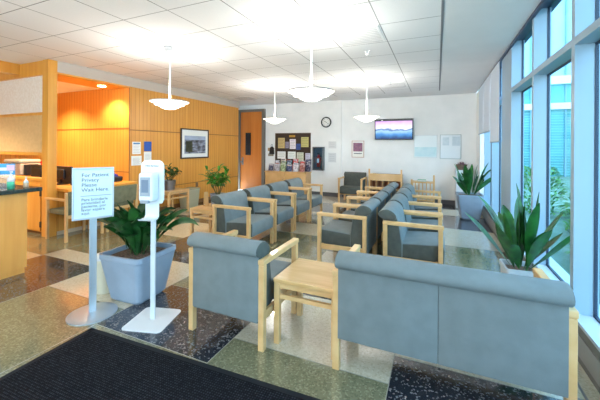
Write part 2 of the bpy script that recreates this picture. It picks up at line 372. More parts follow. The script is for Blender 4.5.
# ------------------------------------------------------------------ seating
LG = .045
def seat_unit(name, W, ncush=1, dark=False, zb=.185):
    """local: rear at y=0, faces +y. W = distance between leg centres"""
    fb_, sd = (M['fabricd'], M['fabricd']) if dark else (M['fabric'], M['fabricd'])
    t = empty(name, (0, 0, 0)); h = W/2; g = LG/2
    for s in (-1, 1):
        x = s*h
        B('rear_leg', M['wood'], t, x-g, x+g, -.005, .04, 0, .598, bevel=.005)
        B('front_leg', M['wood'], t, x-g, x+g, .54, .585, 0, .598, bevel=.005)
        B('armrest', M['wood'], t, x-g-.004, x+g+.004, -.008, .592, .598, .638, bevel=.008)
        B('side_rail', M['wood'], t, x-.013, x+.013, .04, .54, .205, .265, bevel=.004)
    B('front_rail', M['wood'], t, -h+g, h-g, .515, .54, .215, .265, bevel=.003)
    ix = h-g-.004
    m = MB()
    step = 2*ix/ncush
    for k in range(ncush):
        a = -ix+k*step+.002; b = a+step-.004
        m.prism([(.05, .245), (.05, .42), (.14, .405), (.35, .42), (.54, .43), (.59, .42), (.605, .385), (.60, .245)], 'x', a, b, side=1)
    m.build('seat', [fb_, sd], t, bevel=.018, seg=3, smooth=True)
    m = MB()
    for k in range(ncush):
        ox = ix+.012; st2 = 2*ox/ncush; a = -ox+k*st2+.0005; b = a+st2-.001
        m.prism([(-.012, zb), (-.012, .66), (.05, .735), (.10, .73), (.14, .69), (.165, .58), (.195, .40), (.195, .25), (.10, zb)], 'x', a, b, side=1)
    m.build('backrest', [fb_, sd], t, bevel=(.02 if ncush == 1 else .004), seg=3, smooth=True)
    m = MB(); pr = []
    for k in range(16):
        a = 2*math.pi*k/16; pr.append((.036+.098*math.cos(a), .698+.06*math.sin(a)*(1.0 if math.sin(a) > 0 else .85)))
    pr = [(y, z-(.0 if y < .05 else (y-.05)*.25)) for y, z in pr]
    m.prism(pr, 'x', -h+.004, h-.004, side=1)
    m.build('head_roll', [fb_, sd], t, bevel=.028, seg=3, smooth=True)
    return t
proto = seat_unit('armchair', .625)
def put(o, x, y, rz, label, group=None, cat='chair'):
    o.location = (x, y, 0); o.rotation_euler = (0, 0, rz); tag(o, label, cat, group)
    if not group and 'group' in o: del o['group']
    return o
put(proto, -1.43, 1.90, 0, 'blue-grey armchair in front seen from behind, just left of the maple side table')
ordn = ['nearest', 'second', 'third', 'farthest']
for i in range(4):   # bank on the left, facing the window
    put(copy_tree(proto), -2.785, 3.46+i*.715+.306, R(-90), 'grey armchair, %s from the camera in the row of four near the panelled wall' % ordn[i], 'armchairs in the left row')
for i in range(4):   # centre, backs together
    put(copy_tree(proto), -.735, 3.585+i*.70+.306, R(90), 'grey armchair, %s from the camera in the back-to-back block, facing left away from the windows' % ordn[i], 'left-facing armchairs of the centre block')
for i in range(4):
    put(copy_tree(proto), -.525, 3.475+i*.70+.306, R(-90), 'blue-lit armchair, %s from the camera in the back-to-back block, facing the windows' % ordn[i], 'window-facing armchairs of the centre block')
dk = seat_unit('armchair', .575, dark=True)  # same cloth as the other chairs; dimness painted by using charcoal throughout
put(dk, -2.0, 8.3, R(180), 'grey armchair dimmed by darker cloth, facing the room against the white back wall, left of the wooden rack')
lv = seat_unit('loveseat', 1.2, 2, zb=.208)
put(lv, .01, 1.945, 0, 'wide blue-grey two-seat sofa seen from behind at the right front', cat='sofa')

def side_table(x0, x1, y0, y1, h, label, rails=.33):
    t = empty('side_table', ((x0+x1)/2, (y0+y1)/2, 0), 0, label, 'table')
    a, b = (x1-x0)/2, (y1-y0)/2
    B('tabletop', M['woodtop'], t, -a, a, -b, b, h-.03, h, bevel=.006)
    for sx in (-1, 1):
        for sy in (-1, 1):
            cx, cy = sx*(a-.025), sy*(b-.025); B('leg', M['wood'], t, cx-.021, cx+.021, cy-.021, cy+.021, 0, h-.03, bevel=.004)
    for sy in (-1, 1):
        cy = sy*(b-.025); B('apron', M['wood'], t, -a+.045, a-.045, cy-.01, cy+.01, h-.07, h-.03); B('stretcher', M['wood'], t, -a+.045, a-.045, cy-.01, cy+.01, rails, rails+.03)
    for sx in (-1, 1):
        cx = sx*(a-.025); B('apron', M['wood'], t, cx-.01, cx+.01, -b+.045, b-.045, h-.07, h-.03); B('stretcher', M['wood'], t, cx-.01, cx+.01, -b+.045, b-.045, rails, rails+.03)
    return t
side_table(-1.085, -.60, 2.015, 2.475, .475, 'pale maple side table between the front armchair and the two-seat sofa')
side_table(-3.47, -2.93, 3.74, 4.22, .475, 'maple side table at the back corner of the nearest left-row armchair')
side_table(-5.42, -4.92, 4.72, 5.30, .5, 'maple side table against the panelled wall holding the leafy plant in a metal pot')
# far corner wooden table by the door
# ------------------------------------------------------------------ plants
def pot_square(name, x, y, rz, hb, ht, z, mat, label, cat='planter', h0=0):
    t = empty(name, (x, y, h0), rz, label, cat)
    return t
def tub(t, hb, ht, h, mat, wall=.022, rb=.05):
    m = MB()
    # outer and inner shell with rounded corners
    def ring(hw, z, r):
        pts = []
        for cx, cy, a0 in ((1, 1, 0), (-1, 1, 90), (-1, -1, 180), (1, -1, 270)):
            for k in range(5):
                a = R(a0+k*22.5); pts.append((cx*(hw-r)+r*math.cos(a), cy*(hw-r)+r*math.sin(a), z))
        return [m.bm.verts.new(p) for p in pts]
    rings = [ring(hb-.03, 0, rb-.01), ring(hb, .03, rb), ring(ht-.006, h-.05, rb), ring(ht, h-.04, rb), ring(ht, h, rb), ring(ht-wall, h, rb-.015), ring(ht-wall-.01, h-.06, rb-.015)]
    n = 20
    for a, b in zip(rings, rings[1:]):
        for i in range(n): m.bm.faces.new((a[i], a[(i+1) % n], b[(i+1) % n], b[i]))
    m.bm.faces.new(rings[0][::-1]); m.bm.faces.new(rings[-1])
    m.build('pot', mat, t, smooth=False)
    s = MB(); w = ht-wall-.006
    s.box(-w+.01, w-.01, -w+.01, w-.01, h-.08, h-.03); s.build('soil', M['soil'], t, bevel=.02)
# big planter behind the sanitizer stand
t = pot_square('potted_plant', -2.60, 2.14, R(4), 0, 0, 0, None, 'large broad-leaved plant in a square blue-grey tub behind the hand sanitizer stand', 'plant')
tub(t, .18, .245, .44, M['planter'])
g = MB(); rnd = random.Random(3)
for i in range(74):
    az = rnd.uniform(0, 2*math.pi); r0 = rnd.uniform(.0, .10)
    L_ = rnd.uniform(.38, .60); up = rnd.uniform(R(54), R(90)); dr_ = rnd.uniform(.5, 2.1)
    g.leaf((r0*math.cos(az), r0*math.sin(az), .40), az, L_, rnd.uniform(.08, .115), up, dr_, seg=10, twist=rnd.uniform(-.9, .9), pk=2.0)
g.build('foliage', M['leaf'], t, smooth=True)
# sword plants by the window
def sword(t, h, n, lmin, lmax, seed, wid=.075, r=.1, spread=44):
    g = MB(); rn = random.Random(seed)
    for i in range(n):
        az = 2*math.pi*i/n*1.618*3+rn.uniform(-.3, .3); rr = rn.uniform(.02, r); k = i/n
        up = R(88-spread*k+rn.uniform(-8, 8))
        g.leaf((rr*math.cos(az), rr*math.sin(az), h), az, rn.uniform(lmin, lmax)*(1-.25*k), wid*rn.uniform(.8, 1.2), up, rn.uniform(-.25, .45), seg=9, fold=.16, twist=rn.uniform(-.9, .9), pk=1.45)
    g.build('foliage', M['leaf3'], t, smooth=True)
t = pot_square('potted_plant', .655, 3.2, R(3), 0, 0, 0, None, 'sword-leaved plant in a pale square pot just beyond the two-seat sofa by the window', 'plant')
tub(t, .11, .135, .43, M['planterw'], wall=.015, rb=.03)
sword(t, .41, 24, .44, .74, 11, .098, .085, 48)
t = pot_square('potted_plant', .60, 7.15, R(2), 0, 0, 0, None, 'sword-leaved plant in a tapered blue-grey tub at the far windows by the white cabinet', 'plant')
tub(t, .17, .24, .50, M['planter'], rb=.04)
sword(t, .48, 20, .46, .76, 21, .11, .12, 46)
def round_pot(t, r0, r1, h, mat, z=0):
    MB().lathe([(r0, z), (r1, z+h), (r1-.008, z+h), (r1-.012, z+h-.03), (0, z+h-.035)], n=20).build('pot', mat, t, smooth=False)
    MB().lathe([(0.001, z+h-.03), (r1-.014, z+h-.028), (r1-.014, z+h-.034)], n=16).build('soil', M['soil'], t)
def bush(t, z, n, rad, height, lmin, lmax, wid, m, seed, stems=7):
    rn = random.Random(seed); tips = []
    s = MB()
    for i in range(stems):
        az = 2*math.pi*i/stems+rn.uniform(-.3, .3); q = (rad*.75*math.cos(az)*rn.uniform(.5, 1), rad*.75*math.sin(az)*rn.uniform(.5, 1), z+height*rn.uniform(.6, .95))
        s.cyl((.02*math.cos(az), .02*math.sin(az), z-.01), q, .007, 6, .003); tips.append(q)
    s.build('stem', M['stem'], t)
    g = MB()
    for i in range(n):
        q = tips[i % stems]; k = rn.uniform(.45, 1.05); az = rn.uniform(0, 2*math.pi)
        g.leaf((q[0]*k, q[1]*k, z+(q[2]-z)*k), az, rn.uniform(lmin, lmax), wid*rn.uniform(.8, 1.2), rn.uniform(-.1, 1.0), rn.uniform(.5, 1.4), seg=5)
    g.build('foliage', m, t, smooth=True)
t = empty('potted_plant', (-3.22, 4.10, .476), 0, 'bright green bushy plant in a grey pot on the side table behind the left row', 'plant')
round_pot(t, .10, .125, .19, plain('grey_pot', (128, 132, 144), .5)); bush(t, .17, 90, .26, .42, .12, .2, .055, M['leaf2'], 4, 8)
t = empty('potted_plant', (-5.17, 4.98, .501), 0, 'dark green plant with drooping oval leaves in a metal pot by the panelled wall', 'plant')
round_pot(t, .10, .13, .2, M['metal']); bush(t, .18, 70, .34, .30, .1, .15, .05, M['leaf'], 8, 9)
# ------------------------------------------------------------------ bins
t = empty('waste_bin', (-2.985, 2.07, 0), 0, 'small round white bin on the floor behind the square blue-grey tub', 'bin')
MB().lathe([(.085, 0), (.09, .01), (.10, .30), (.104, .33)], n=28).build('body', M['cream'], t, smooth=True)
MB().lathe([(.106, .325), (.106, .34), (.09, .36), (0.001, .365)], n=28).build('lid', M['plastic'], t, smooth=True)
t = empty('waste_bin', (-5.30, 5.70, 0), R(0), 'grey-green tapered waste bin on the floor against the panelled wall', 'bin')
m = MB().tbox((0, 0), (.12, .17), (.15, .2), 0, .42); m.build('body', plain('bin_greige', (176, 176, 152), .5), t, bevel=.02)
m = MB().box(-.155, .155, -.205, .205, .42, .435).box(-.135, .135, -.185, .185, .434, .437); m.build('rim', plain('bin_rim', (150, 150, 130), .5), t, bevel=.004)

# ------------------------------------------------------------------ privacy sign
t = empty('floor_sign', (-2.672, 1.745, 0), R(60), 'silver pole sign asking patients to wait for privacy, on a round base', 'sign')
MB().lathe([(.185, 0), (.185, .008), (.15, .014), (.04, .022), (0.001, .023)], n=48).build('base', M['silver'], t)
MB().box(-.02, .02, -.010, .010, .02, 1.0).box(-.027, -.018, -.016, .016, .02, 1.0).box(.018, .027, -.016, .016, .02, 1.0).build('pole', M['silver'], t, bevel=.003)
p = MB().box(-.14, .14, -.036, -.02, .82, 1.235).build('sign_panel', plain('sign_white', (214, 232, 242), .35), t, bevel=.006)
fr = MB().box(-.148, .148, -.042, -.018, 1.226, 1.243).box(-.148, .148, -.042, -.018, .81, .828).box(-.148, -.134, -.042, -.018, .828, 1.226).box(.134, .148, -.042, -.018, .828, 1.226); fr.build('sign_frame', M['silver'], p, bevel=.003)
text('lettering', 'For Patient\nPrivacy\nPlease\nWait Here.', .043, M['ink'], p, (-.085, -.0375, 1.165), (R(90), 0, 0), sp=.95)
text('lettering', 'Para brindarle\nprivacidad al\npaciente, por\nfavor espere\naquí.', .033, M['ink'], p, (-.085, -.0375, .965), (R(90), 0, 0), sp=.85)
B('divider_line', M['ink'], p, -.09, .13, -.0378, -.036, 1.005, 1.008)

# ------------------------------------------------------------------ sanitizer stand
t = empty('sanitizer_stand', (-2.13, 1.885, 0), R(16), 'white hand sanitizer dispenser on a slim pole with a square base plate', 'dispenser stand')
pts = []
for cx, cy, a0 in ((1, 1, 0), (-1, 1, 90), (-1, -1, 180), (1, -1, 270)):
    for k in range(6): a = R(a0+k*18); pts.append((cx*.13+.035*math.cos(a), cy*.14+.035*math.sin(a)))
MB().prism(pts, 'z', 0, .008).build('base_plate', M['plastic'], t, bevel=.002)
MB().box(-.02, .02, -.008, .008, .008, 1.0).build('pole', plain('pole_white', (206, 214, 220), .4), t, bevel=.002)
m = MB(); pr = []
for (cx, cz, a0) in ((.05, 1.26, 0), (-.05, 1.26, 90)):
    for k in range(7): a = R(a0+k*15); pr.append((cx+.05*math.cos(a), cz+.05*math.sin(a)))
pr += [(-.10, .99), (-.085, .96), (.085, .96), (.10, .99)]
bp = m.prism(pr, 'y', -.022, -.008).build('backboard', M['plastic'], t, bevel=.003)
text('lettering', 'Hand Sanitizer', .02, M['ink'], bp, (0, -.0235, 1.258), (R(90), 0, 0), 'CENTER')
d = MB().box(-.062, .062, -.115, -.022, .985, 1.215).build('dispenser', M['plastic'], t, bevel=.02, seg=3)
B('refill_window', M['plasticg'], d, -.042, .042, -.118, -.112, 1.03, 1.18, bevel=.004)
B('bottle_level', plain('gel_blue', (96, 116, 140), .3), d, -.028, .028, -.121, -.117, 1.06, 1.16)
B('push_lever', M['plasticg'], d, -.035, .035, -.13, -.1, .975, 1.0, bevel=.005)
m = MB(); m.prism([(-.022, .96), (-.012, .96), (-.012, .855), (-.03, .835), (-.11, .835), (-.12, .85), (-.112, .843), (-.035, .846), (-.022, .865)], 'x', -.058, .058); m.build('drip_tray', M['plastic'], t, bevel=.002)

# ------------------------------------------------------------------ entrance mat
m = MB(); m.box(0, 3.0, -2.2, 0, 0.0, .009); m.mi = 1
m.box(0, 3.0, -.035, 0, .0, .0092).box(0, .035, -2.2, 0, .0, .0092)
def mat_mat():
    m, nt, b = newmat('ribbed_mat'); N = nt.nodes; L = nt.links
    tc = N.new('ShaderNodeTexCoord'); ck = N.new('ShaderNodeTexVoronoi'); ck.inputs['Scale'].default_value = 62; ck.inputs['Randomness'].default_value = .15
    L.new(tc.outputs['Object'], ck.inputs[0]); r = N.new('ShaderNodeValToRGB'); r.color_ramp.elements[0].color = lin((84, 88, 98)); r.color_ramp.elements[1].color = lin((14, 15, 20))
    r.color_ramp.elements[0].position = .1; r.color_ramp.elements[1].position = .6
    L.new(ck.outputs['Distance'], r.inputs[0]); L.new(r.outputs[0], b.inputs['Base Color']); b.inputs['Roughness'].default_value = .95; b.inputs['Specular IOR Level'].default_value = .15
    bn = N.new('ShaderNodeBump'); bn.invert = True; bn.inputs['Distance'].default_value = .004; L.new(ck.outputs['Distance'], bn.inputs['Height']); L.new(bn.outputs[0], b.inputs['Normal'])
    return m
o = m.build('door_mat', [mat_mat(), plain('mat_edge', (30, 32, 36), .8, spec=.2)], loc=(-2.455, 1.598, 0), rz=R(2.2))
tag(o, 'large black ribbed entrance mat on the terrazzo floor in the foreground', 'mat')
# floor outlet plate by the sofa
m = MB().box(-.115, .115, -.09, -.075, 0, .004).box(-.115, .115, .075, .09, 0, .004).box(-.115, -.1, -.09, .09, 0, .004).box(.1, .115, -.09, .09, 0, .004)
o = empty('floor_outlet', (.68, 2.36, 0), 0, 'rectangular metal-edged floor box beside the sofa leg at right', 'floor box')
m.build('frame', M['metal'], o); B('cover', TZ['W'], o, -.1, .1, -.075, .075, 0, .002)

# ------------------------------------------------------------------ reception
t = empty('reception_counter', (-4.21, 2.03, 0), 0, 'honey wood reception counter with a dark stone top at the left edge', 'counter')
B('body', M['counter'], t, -1.6, 0, -2.6, -.02, .06, .90)
B('plinth', M['counter'], t, -1.6, -.012, -2.6, -.035, 0, .06)
B('countertop', M['granite'], t, -1.62, .06, -2.62, .10, .90, .945, bevel=.008)
# pillar, header and screen of the partition
struct('trim_11', MB().box(-5.64, -5.492, 2.88, 3.01, 0, CEIL).build('trim_11', M['honey'], bevel=.002))
struct('trim_12', MB().box(-9.4, -5.64, 2.90, 3.0, 2.53, CEIL).build('trim_12', M['honey']))
struct('trim_16', MB().box(-6.45, -6.30, -6, 2.9, 2.58, CEIL).build('trim_16', M['honey']))
sc = empty('partition_screen', (-7.2, 2.95, 1.26), 0, 'wood-framed reception screen with a frosted pane above a tan panel', 'screen')
B('frosted_pane', noisy('frosted_glass', (236, 226, 214), (246, 240, 232), (30, 30, 30), .35), sc, -2.1, 1.56, -.012, .012, .68, 1.27)
B('tan_panel', noisy('tan_fabric', (214, 174, 118), (222, 182, 126), (20, 20, 20), .7), sc, -2.1, 1.56, -.015, .015, .05, .64)
for z in (.0, .64): B('rail', M['honey'], sc, -2.1, 1.56, -.03, .03, z, z+.045)
B('stile', M['honey'], sc, .235-.22, .26-.22+.02, -.03, .03, .04, 1.27)
# cabinet under the pillar line
t = empty('base_cabinet', (-6.3, 2.95, 0), 0, 'low honey wood cabinet with a hinged door between the counter and the pillar', 'cabinet')
B('body', M['honey'], t, -1.4, .65, -.03, .04, .05, .86); B('plinth', M['honeyd'], t, -1.4, .65, 0, .04, 0, .05)
B('worktop', M['honey'], t, -1.4, .655, -.06, .06, .86, .9, bevel=.004)
dd = B('cabinet_door', M['honey'], t, -.25, .58, -.048, -.032, .07, .80, bevel=.003)
for z in (.13, .62): B('hinge', M['black'], dd, .575, .635, -.06, -.03, z, z+.09, bevel=.003)
# desk in the niche
t = empty('reception_desk', (-5.8, 3.66, 0), 0, 'honey wood writing desk built into the niche behind the privacy sign', 'desk')
B('desktop', M['honey'], t, -1.2, .58, -.36, .61, .70, .74, bevel=.005)
B('desktop_return', M['honey'], t, .30-.45, .58, -.64, -.36, .70, .74); B('modesty_panel', M['honeyv'], t, .28, .30, -.64, .61, .06, .70)
B('kick_strip', plain('kick_white', (196, 176, 150), .5), t, .30, .306, -.64, .61, 0, .06)
B('paper_tray', M['black'], t, .05, .2, -.3, -.06, .74, .80, bevel=.005)
# desk clutter
def monitor(x, y, rz, label, z=.741):
    t = empty('computer_monitor', (x, y, z), rz, label, 'monitor', 'monitors behind the reception counter')
    s = B('screen', M['black'], t, -.29, .29, -.02, .02, .02, .315, bevel=.006)
    B('display', plain('screen_dark', (30, 34, 44), .2), s, -.275, .275, .018, .0225, .035, .30)
    B('rear_housing', M['black'], s, -.13, .13, -.045, -.018, .09, .26, bevel=.01)
    B('stand_neck', M['black'], t, -.03, .03, -.04, -.022, 0, .2); B('stand_foot', M['black'], t, -.11, .11, -.1, .07, 0, .015, bevel=.004)
monitor(-6.06, 3.40, R(0), 'black monitor right of the honey wood pillar, seen from behind')
monitor(-6.72, 3.40, R(-4), 'black monitor left of the honey wood pillar, seen from behind')
t = empty('desk_bag', (-5.62, 3.98, .743), 0, 'dark bag with blue and red scarf lying on the niche desk beside the panelled corner', 'bag')
B('bag_body', M['black'], t, -.16, .10, -.17, .2, 0, .10, bevel=.03)
m = MB()
for k in range(9):
    rn = random.Random(k); m.tbox((rn.uniform(-.1, .04), rn.uniform(-.12, .1)), (.05, .05), (.025, .03), .08, .14+.06*rn.random(), rn.random()*3)
m.build('scarf', [noisy('scarf_cloth', (32, 50, 130), (150, 60, 70), (20, 20, 20), .9)], t, bevel=.02)
t = empty('printer', (-8.09, 3.80, .801), 0, 'pale printer with a rounded lid behind the reception counter', 'printer')
B('housing', plain('printer_beige', (206, 186, 168), .5), t, -.33, .29, -.2, .17, 0, .24, bevel=.02); B('lid', M['cream'], t, -.34, .30, -.21, .17, .25, .32, bevel=.03)
B('output_tray', M['black'], t, .30, .38, -.15, .08, 0, .22, bevel=.01)
t = empty('filing_cabinet', (-8.0, 4.0, 0), 0, 'honey wood storage cabinet under the printer behind the counter', 'cabinet')
B('body', M['honey'], t, -.8, .9, -.26, .26, 0, .80); B('door', M['honeyd'], t, -.78, .88, -.27, -.262, .05, .76)
t = empty('storage_box', (-7.72, 3.95, 1.121), 0, 'small red box standing behind the monitors at reception', 'box')
o2 = t; t.location = (-8.20, 4.13, .801)
B('box_body', M['red'], t, -.13, .17, -.09, .1, 0, .27, bevel=.006); B('box_lid', plain('dark_red', (160, 20, 30), .5), t, -.135, .175, -.095, .105, .245, .275, bevel=.004)
# on the counter
t = empty('leaflet_stand', (-4.44, 1.93, .946), R(40), 'acrylic stand with a blue and white poster at the left edge of the counter', 'sign holder')
B('acrylic_back', M['tint'], t, -.11, .075, 0, .004, 0, .27); B('acrylic_foot', M['tint'], t, -.11, .075, -.08, .004, 0, .004)
c = B('poster', plain('poster_blue', (64, 160, 214), .5), t, -.105, .07, -.003, 0, .145, .268)
B('white_panel', M['paper'], c, -.105, .02, -.004, -.003, .19, .225); B('pink_panel', plain('pink', (226, 190, 216), .6), c, -.005, .068, -.0045, -.003, .19, .255)
def bottle(x, y, h, r, liq, label):
    t = empty('sanitizer_bottle', (x, y, .946), 0, label, 'bottle', 'bottles on the reception counter')
    MB().lathe([(r, 0), (r, h*.38), (r*.98, h*.40)], n=20).build('liquid', liq, t, smooth=True)
    MB().lathe([(r, h*.401), (r*.95, h*.55), (r*.35, h*.72), (r*.35, h*.76)], n=20).build('bottle_body', M['plastic'], t, smooth=True)
    MB().lathe([(r*.4, h*.76), (r*.4, h*.84), (r*.15, h*.85), (r*.15, h*.95)], n=12).box(-r*.3, r*.9, -r*.2, r*.2, h*.93, h).build('pump', M['plastic'], t)
gl = plain('green_gel', (90, 200, 160), .3)
bottle(-4.30, 1.90, .19, .033, gl, 'taller pump bottle of green gel on the dark countertop')
bottle(-4.28, 2.03, .12, .025, plain('amber_gel', (220, 190, 160), .3), 'shorter pale pump bottle on the dark countertop, right of the green one')
# visitor chairs at the desk
def visitor(x, y, label):
    t = empty('visitor_chair', (x, y, 0), R(90), label, 'chair', 'visitor chairs at the reception desk')   # faces -x
    for s in (-1, 1):
        B('rear_leg', M['wood'], t, s*.27-.018, s*.27+.018, 0, .036, 0, .725, bevel=.004)
        B('front_leg', M['wood'], t, s*.27-.018, s*.27+.018, .46, .495, 0, .60, bevel=.004)
        B('armrest', M['wood'], t, s*.27-.024, s*.27+.024, .03, .52, .60, .63, bevel=.006)
    MB().prism([(.0, .45), (-.02, .735), (.02, .735), (.05, .45)], 'x', -.255, .255).build('backrest', M['fabrico'], t, bevel=.012)
    B('seat', M['fabrico'], t, -.25, .25, .05, .50, .38, .45, bevel=.02); B('seat_rail', M['wood'], t, -.25, .25, .05, .07, .33, .38)
visitor(-4.95, 3.12, 'olive-grey visitor chair at the desk, partly behind the left edge of the privacy sign')
visitor(-4.95, 3.75, 'olive-grey visitor chair at the desk right of the privacy sign')
# downlight
struct('light_recessed', MB().lathe([(.07, 0), (.07, .006), (.055, .008), (.045, -.002), (0.001, -.004)], n=24).build('light_recessed', [plain('downlight', (255, 250, 230), .5, emit=(255, 226, 160), es=14)], loc=(-5.84, 3.96, 2.542)))
o = bpy.data.objects['light_recessed']; del o['kind']; o.name = 'recessed_light'; tag(o, 'small round recessed downlight glowing in the niche ceiling', 'light')

# ------------------------------------------------------------------ things on the walls
def framed(name, x0, x1, z0, z1, plane, axis, fm, label, cat, depth=.025, bw=.03, mat_w=.0, art=None, backing=None):
    """axis 'y': hangs on a wall facing -y at y=plane; axis 'x': on a wall facing +x at x=plane"""
    c = (x0+x1)/2; w = (x1-x0)/2
    t = empty(name, (c, plane, z0) if axis == 'y' else (plane, c, z0), 0 if axis == 'y' else R(90), label, cat); h = z1-z0
    m = MB().box(-w, w, -depth, 0, 0, bw).box(-w, w, -depth, 0, h-bw, h).box(-w, -w+bw, -depth, 0, bw, h-bw).box(w-bw, w, -depth, 0, bw, h-bw)
    m.build('frame', fm, t, bevel=.003)
    B('backing', backing or M['paper'], t, -w+bw, w-bw, -depth*.5, 0, bw, h-bw)
    if art: B('print', art, t, -w+bw+mat_w, w-bw-mat_w, -depth*.55, -depth*.5, bw+mat_w, h-bw-mat_w)
    return t, w, h
def artmat(name, cs, scale, rough=.5, emit=0):
    m, nt, b = newmat(name); N = nt.nodes; L = nt.links
    tc = N.new('ShaderNodeTexCoord'); mp = N.new('ShaderNodeMapping'); mp.inputs['Scale'].default_value = scale; L.new(tc.outputs['Object'], mp.inputs[0])
    n = N.new('ShaderNodeTexNoise'); n.inputs['Scale'].default_value = 1; n.inputs['Detail'].default_value = 5; L.new(mp.outputs[0], n.inputs[0])
    r = N.new('ShaderNodeValToRGB'); e = r.color_ramp.elements; e[0].position = .3; e[0].color = lin(cs[0]); e[1].position = .7; e[1].color = lin(cs[-1])
    for k, c in enumerate(cs[1:-1]): q = e.new(.3+.4*(k+1)/(len(cs)-1)); q.color = lin(c)
    L.new(n.outputs['Fac'], r.inputs[0]); L.new(r.outputs[0], b.inputs['Base Color']); b.inputs['Roughness'].default_value = rough
    if emit: L.new(r.outputs[0], b.inputs['Emission Color']); b.inputs['Emission Strength'].default_value = emit; b.inputs['Base Color'].default_value = (0, 0, 0, 1)
    return m
t, w, h = framed('framed_picture', 5.61, 6.58, 1.12, 1.84, -5.5, 'x', plain('dark_frame', (52, 34, 28), .4), 'large framed landscape photograph in a dark frame on the honey panelled wall', 'picture', .03, .03)
tag(t)
B('print', artmat('landscape_print', [(34, 38, 40), (86, 84, 92), (132, 138, 156), (196, 200, 214)], (6, 6, 16)), t, -w+.12, w-.12, -.02, -.015, .12, h-.27)
B('print_sky', artmat('landscape_sky', [(150, 158, 180), (176, 190, 214)], (3, 3, 12)), t, -w+.12, w-.12, -.02, -.015, h-.27, h-.17)
B('print_tree', artmat('landscape_tree', [(26, 34, 24), (70, 72, 44)], (14, 14, 14)), t, -w+.16, -w+.38, -.021, -.02, .16, .42)
# back wall posters
t, w, h = framed('framed_poster', -2.25, -1.90, 1.13 , 1.60, 8.7, 'y', plain('wood_frame', (190, 160, 150), .5), 'small framed print with a mauve square on the back wall left of the television', 'picture', .02, .018)
t.location.x = -2.03; 
B('mauve_square', artmat('mauve_print', [(120, 76, 110), (160, 110, 130)], (20, 20, 20)), t, -w+.045, w-.045, -.014, -.011, .17, h-.06); B('caption', M['ink'], t, -w+.06, w-.06, -.013, -.011, .10, .12)
t, w, h = framed('framed_print', -.56, .0, 1.16, 1.74, 8.7, 'y', plain('pale_frame', (214, 220, 224), .4), 'pale framed print with light blue lower half, just right of the television', 'picture', .02, .012, backing=plain('pale_print', (224, 234, 238), .3))
B('blue_half', artmat('pale_sea', [(176, 212, 222), (202, 226, 232)], (6, 6, 6), .3), t, -w+.02, w-.02, -.013, -.01, .03, .27)
t, w, h = framed('framed_print', .06, .54, 1.14, 1.75, 8.7, 'y', plain('greyish_frame', (168, 182, 184), .4), 'grey-framed pale print with grey blocks, on the back wall nearest the windows', 'picture', .02, .014, backing=plain('pale_print2', (226, 234, 240), .3))
B('left_block', artmat('grey_block', [(186, 202, 212), (206, 218, 226)], (8, 8, 8), .3), t, -.18, -.03, -.013, -.01, .34, .54); B('right_block', artmat('grey_block2', [(178, 194, 204), (204, 216, 224)], (8, 8, 8), .3), t, .04, .21, -.013, -.01, .33, .56)
# television
t = empty('wall_television', (-1.06, 8.60, 1.90), R(0), 'flat television showing a purple and blue sky, mounted high on the back wall', 'television'); t.rotation_euler = (R(4), 0, R(0))
B('casing', M['black'], t, -.49, .49, -.03, .03, -.275, .275, bevel=.008)
def tvmat():
    m, nt, b = newmat('tv_picture'); N = nt.nodes; L = nt.links
    tc = N.new('ShaderNodeTexCoord'); s = N.new('ShaderNodeSeparateXYZ'); L.new(tc.outputs['Object'], s.inputs[0])
    n = N.new('ShaderNodeTexNoise'); n.inputs['Scale'].default_value = 5; n.inputs['Detail'].default_value = 5; L.new(tc.outputs['Object'], n.inputs[0])
    a = N.new('ShaderNodeMath'); a.operation = 'MULTIPLY_ADD'; a.inputs[1].default_value = .35; L.new(n.outputs['Fac'], a.inputs[0])
    z = N.new('ShaderNodeMapRange'); z.inputs[1].default_value = -.25; z.inputs[2].default_value = .25; z.inputs[3].default_value = -.15; z.inputs[4].default_value = .85; L.new(s.outputs[2], z.inputs[0]); L.new(z.outputs[0], a.inputs[2])
    r = N.new('ShaderNodeValToRGB'); e = r.color_ramp.elements; e[0].position = .05; e[0].color = lin((18, 52, 104)); e[1].position = 1; e[1].color = lin((176, 128, 196))
    for p_, c_ in ((.25, (56, 120, 176)), (.42, (140, 176, 212)), (.5, (50, 90, 140)), (.58, (206, 208, 232)), (.75, (206, 178, 220))): q = e.new(p_); q.color = lin(c_)
    L.new(a.outputs[0], r.inputs[0]); b.inputs['Base Color'].default_value = (0, 0, 0, 1); L.new(r.outputs[0], b.inputs['Emission Color']); b.inputs['Emission Strength'].default_value = .9
    return m
B('picture_area', tvmat(), t, -.465, .465, -.034, -.029, -.25, .215)
B('logo_mark', M['paper'], t, -.31, -.27, -.034, -.030, .225, .25)
B('wall_bracket', M['black'], t, -.15, .15, .03, .10, -.1, .1)
# clock
t = empty('wall_clock', (-2.95, 8.655, 2.135), 0, 'round black-rimmed wall clock high on the back wall', 'clock')
o = MB().lathe([(.155, 0), (.155, .03), (.135, .04), (.122, .03), (.122, .012)], n=40).build('rim', M['black'], t, smooth=False); o.rotation_euler = (R(90), 0, 0)
o = MB().lathe([(.001, .012), (.124, .012), (.124, .016), (.001, .017)], n=40).build('dial', M['paper'], t); o.rotation_euler = (R(90), 0, 0)
m = MB()
for k in range(12):
    a = k*R(30); m.box(-.004, .004, -.021, -.017, .088, .11, Matrix.Rotation(a, 4, 'Y'))
m.build('hour_marks', M['black'], t)
MB().box(-.005, .005, -.024, -.02, -.01, .065, Matrix.Rotation(R(-60), 4, 'Y')).build('hour_hand', M['black'], t); MB().box(-.003, .003, -.026, -.023, -.01, .095, Matrix.Rotation(R(130), 4, 'Y')).build('minute_hand', M['black'], t)
